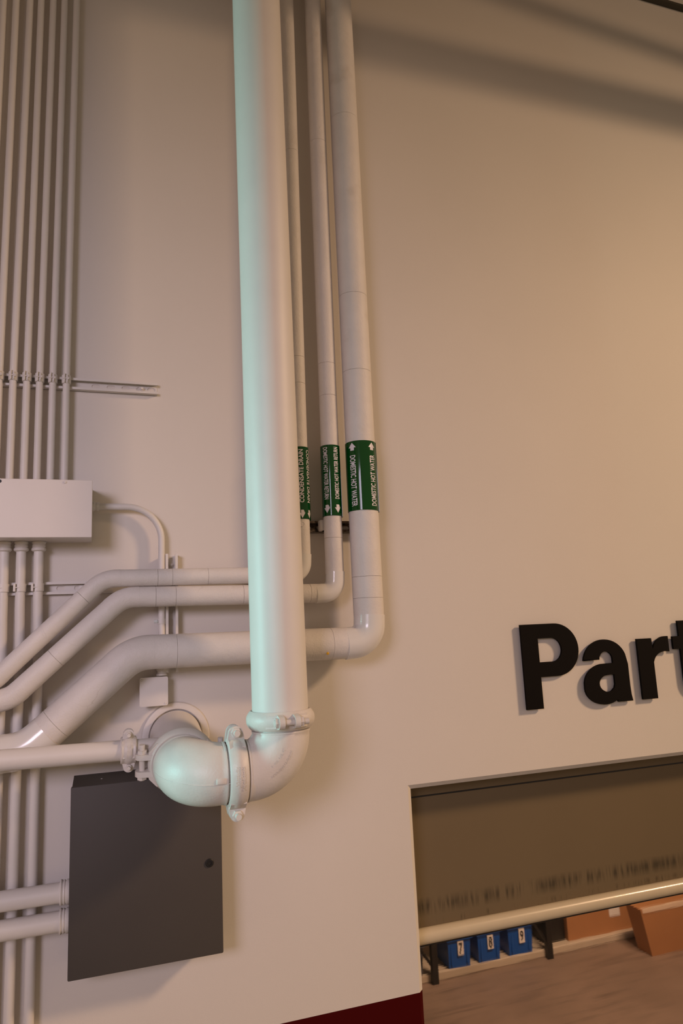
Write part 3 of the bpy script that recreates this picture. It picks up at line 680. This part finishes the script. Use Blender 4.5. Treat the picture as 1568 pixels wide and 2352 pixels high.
# ------------------------------------------------------------------ store room beyond the vinyl panel
KY = 3.52; KZ = 0.065
m = Mesh(); m.box((1.2, KY, 0), (8.5, KY+0.75, KZ), 0.006); tag(m.build('platform', MKERB, smooth=30), 'low pale platform along the floor carrying the blue bins', 'platform')
def bin_(name, x0, x1, label, mat, num, z1=0.245, y0=3.53, dep=0.30, group='numbered blue bins'):
    cx = (x0+x1)/2; t = thing(name, label, 'bin', (cx, y0+dep/2, KZ+0.001), group)
    w0 = (x1-x0)/2; w1 = w0*1.10; zb = KZ+0.001; zt = zb+z1
    def ring(hw, ya, yb, z): return [(cx-hw, ya, z), (cx+hw, ya, z), (cx+hw, yb, z), (cx-hw, yb, z)]
    e = 0.008
    rings = [ring(w0, y0, y0+dep, zb), ring(w1, y0-0.014, y0+dep+0.014, zt), ring(w1-e, y0-0.014+e, y0+dep+0.014-e, zt), ring(w0-e, y0+e, y0+dep-e, zb+0.008)]
    m = Mesh(); vs = sum(rings, []); fs = [[3, 2, 1, 0], [12, 13, 14, 15]]
    for i in range(3):
        for k in range(4): fs.append([i*4+k, i*4+(k+1) % 4, (i+1)*4+(k+1) % 4, (i+1)*4+k])
    m.add(vs, fs); m.build('tub', mat, t, smooth=0)
    m = Mesh(); rim = ring(w1+0.012, y0-0.028, y0+dep+0.026, zt-0.012)
    m.box((cx-w1-0.014, y0-0.030, zt-0.020), (cx+w1+0.014, y0-0.013, zt+0.006), 0.003); m.box((cx-w1-0.014, y0+dep+0.013, zt-0.020), (cx+w1+0.014, y0+dep+0.030, zt+0.006), 0.003)
    m.box((cx-w1-0.014, y0-0.02, zt-0.020), (cx-w1+0.002, y0+dep+0.02, zt+0.006), 0.003); m.box((cx+w1-0.002, y0-0.02, zt-0.020), (cx+w1+0.014, y0+dep+0.02, zt+0.006), 0.003)
    m.build('rim', mat, t, smooth=30)
    for sx in (-0.75, 0.75):
        m = Mesh(); m.box((cx+sx*w0-0.008, y0-0.012, zb+0.02), (cx+sx*w0+0.008, y0+0.004, zt-0.03), 0.003); m.build('rib', mat, t, smooth=30)
    if num:
        lx, lz = cx+0.010, 0.225
        m = Mesh(); m.box((lx-0.028, y0-0.020, lz-0.060), (lx+0.028, y0-0.0145, lz+0.052)); lb = m.build('number_card', MTAPE2, t, smooth=0); lb['label'] = 'white card with the number %s' % num
        vs, fs = text_mesh(num, 0.036, 0.090, 0.03)
        m = Mesh(); m.add([(lx+v.x, y0-0.0206, lz-0.004+v.y) for v in vs], fs); m.build('number', MK, lb, smooth=0)
    return t
MTAPE2 = material('white card', (0.80, 0.74, 0.70), 0.6)
bin_('storage_bin', 2.790, 2.990, 'blue plastic bin with card 7, nearest the doorway edge', MBLUE, '7')
bin_('storage_bin', 3.080, 3.285, 'middle blue plastic bin of three, its white card reading 8', MBLUE, '8')
bin_('storage_bin', 3.385, 3.615, 'blue plastic bin beside the small black case, card reading 9', MBLUE, '9')
bin_('storage_bin', 2.30, 2.535, 'grey plastic bin half hidden behind the doorway edge', MGRB, None, group=None)
# black rack with legs in front of the platform
t = thing('storage_rack', 'black steel rack standing over the blue bins', 'rack', (3.2, KY-0.03, 0))
for x in (2.63, 3.765, 4.90):
    m = Mesh(); m.box((x-0.028, KY-0.055, 0), (x+0.028, KY-0.010, 0.62), 0.003); m.build('leg', MDK, t, smooth=30)
    m = Mesh(); m.tube([(x-0.16, KY-0.03, 0.34), (x-0.02, KY-0.03, 0.14)], 0.012, 8); m.build('brace', MDK, t)
m = Mesh(); m.box((1.6, KY+0.42, 0.26), (6.2, KY+0.47, 0.52), 0.004); m.build('back_panel', MDK, t, smooth=30)
m = Mesh(); m.box((1.6, KY-0.05, 0.60), (6.2, KY+0.50, 0.64), 0.004); m.build('shelf', MDK, t, smooth=30)
def carton(name, label, x0, x1, y0, y1, z0, z1, taper=0.0, tape=None, card=None):
    t = thing(name, label, 'box', ((x0+x1)/2, (y0+y1)/2, z0))
    m = Mesh(); vs = [(x0, y0, z0), (x1, y0, z0), (x1, y1, z0), (x0, y1, z0), (x0-taper, y0-taper*0.2, z1), (x1+taper, y0-taper*0.2, z1), (x1+taper, y1, z1), (x0-taper, y1, z1)]
    m.add(vs, [[3, 2, 1, 0], [4, 5, 6, 7], [0, 1, 5, 4], [1, 2, 6, 5], [2, 3, 7, 6], [3, 0, 4, 7]]); m.build('carton', MCARD, t, smooth=0)
    for k, (a, b) in enumerate(((x0-taper, (x0+x1)/2-0.003), ((x0+x1)/2+0.003, x1+taper))):
        m = Mesh(); m.box((a, y0-taper*0.2, z1+0.0005), (b, y1, z1+0.005)); m.build('flap', MCARD, t, smooth=0)
    if tape:
        m = Mesh(); m.box((x0-taper+0.02, y0-taper*0.2-0.002, z1-tape), (x1+taper-0.02, y0-taper*0.2+0.03, z1+0.0065)); m.build('tape', MTAPE, t, smooth=0)
    if card:
        m = Mesh(); m.box((card[0], y0-0.003, card[2]), (card[1], y0+0.002, card[3])); m.build('paper_label', MTAPE2, t, smooth=0)
    return t
carton('cardboard_box', 'long low brown cardboard box on the platform with a white paper label', 4.03, 4.78, 3.57, 3.92, KZ+0.001, 0.34, card=(4.50, 4.62, 0.20, 0.29))
carton('cardboard_box', 'large brown cardboard box on the floor at the right edge with pale tape', 4.60, 5.60, 3.15, 3.33, 0.001, 0.40, 0.09, tape=0.03)
m = Mesh(); m.box((3.80, 3.60, KZ+0.001), (4.02, 3.93, 0.32), 0.01, 2); tag(m.build('equipment_case', MDK, smooth=30), 'small black case between bin 9 and the cardboard box', 'case')
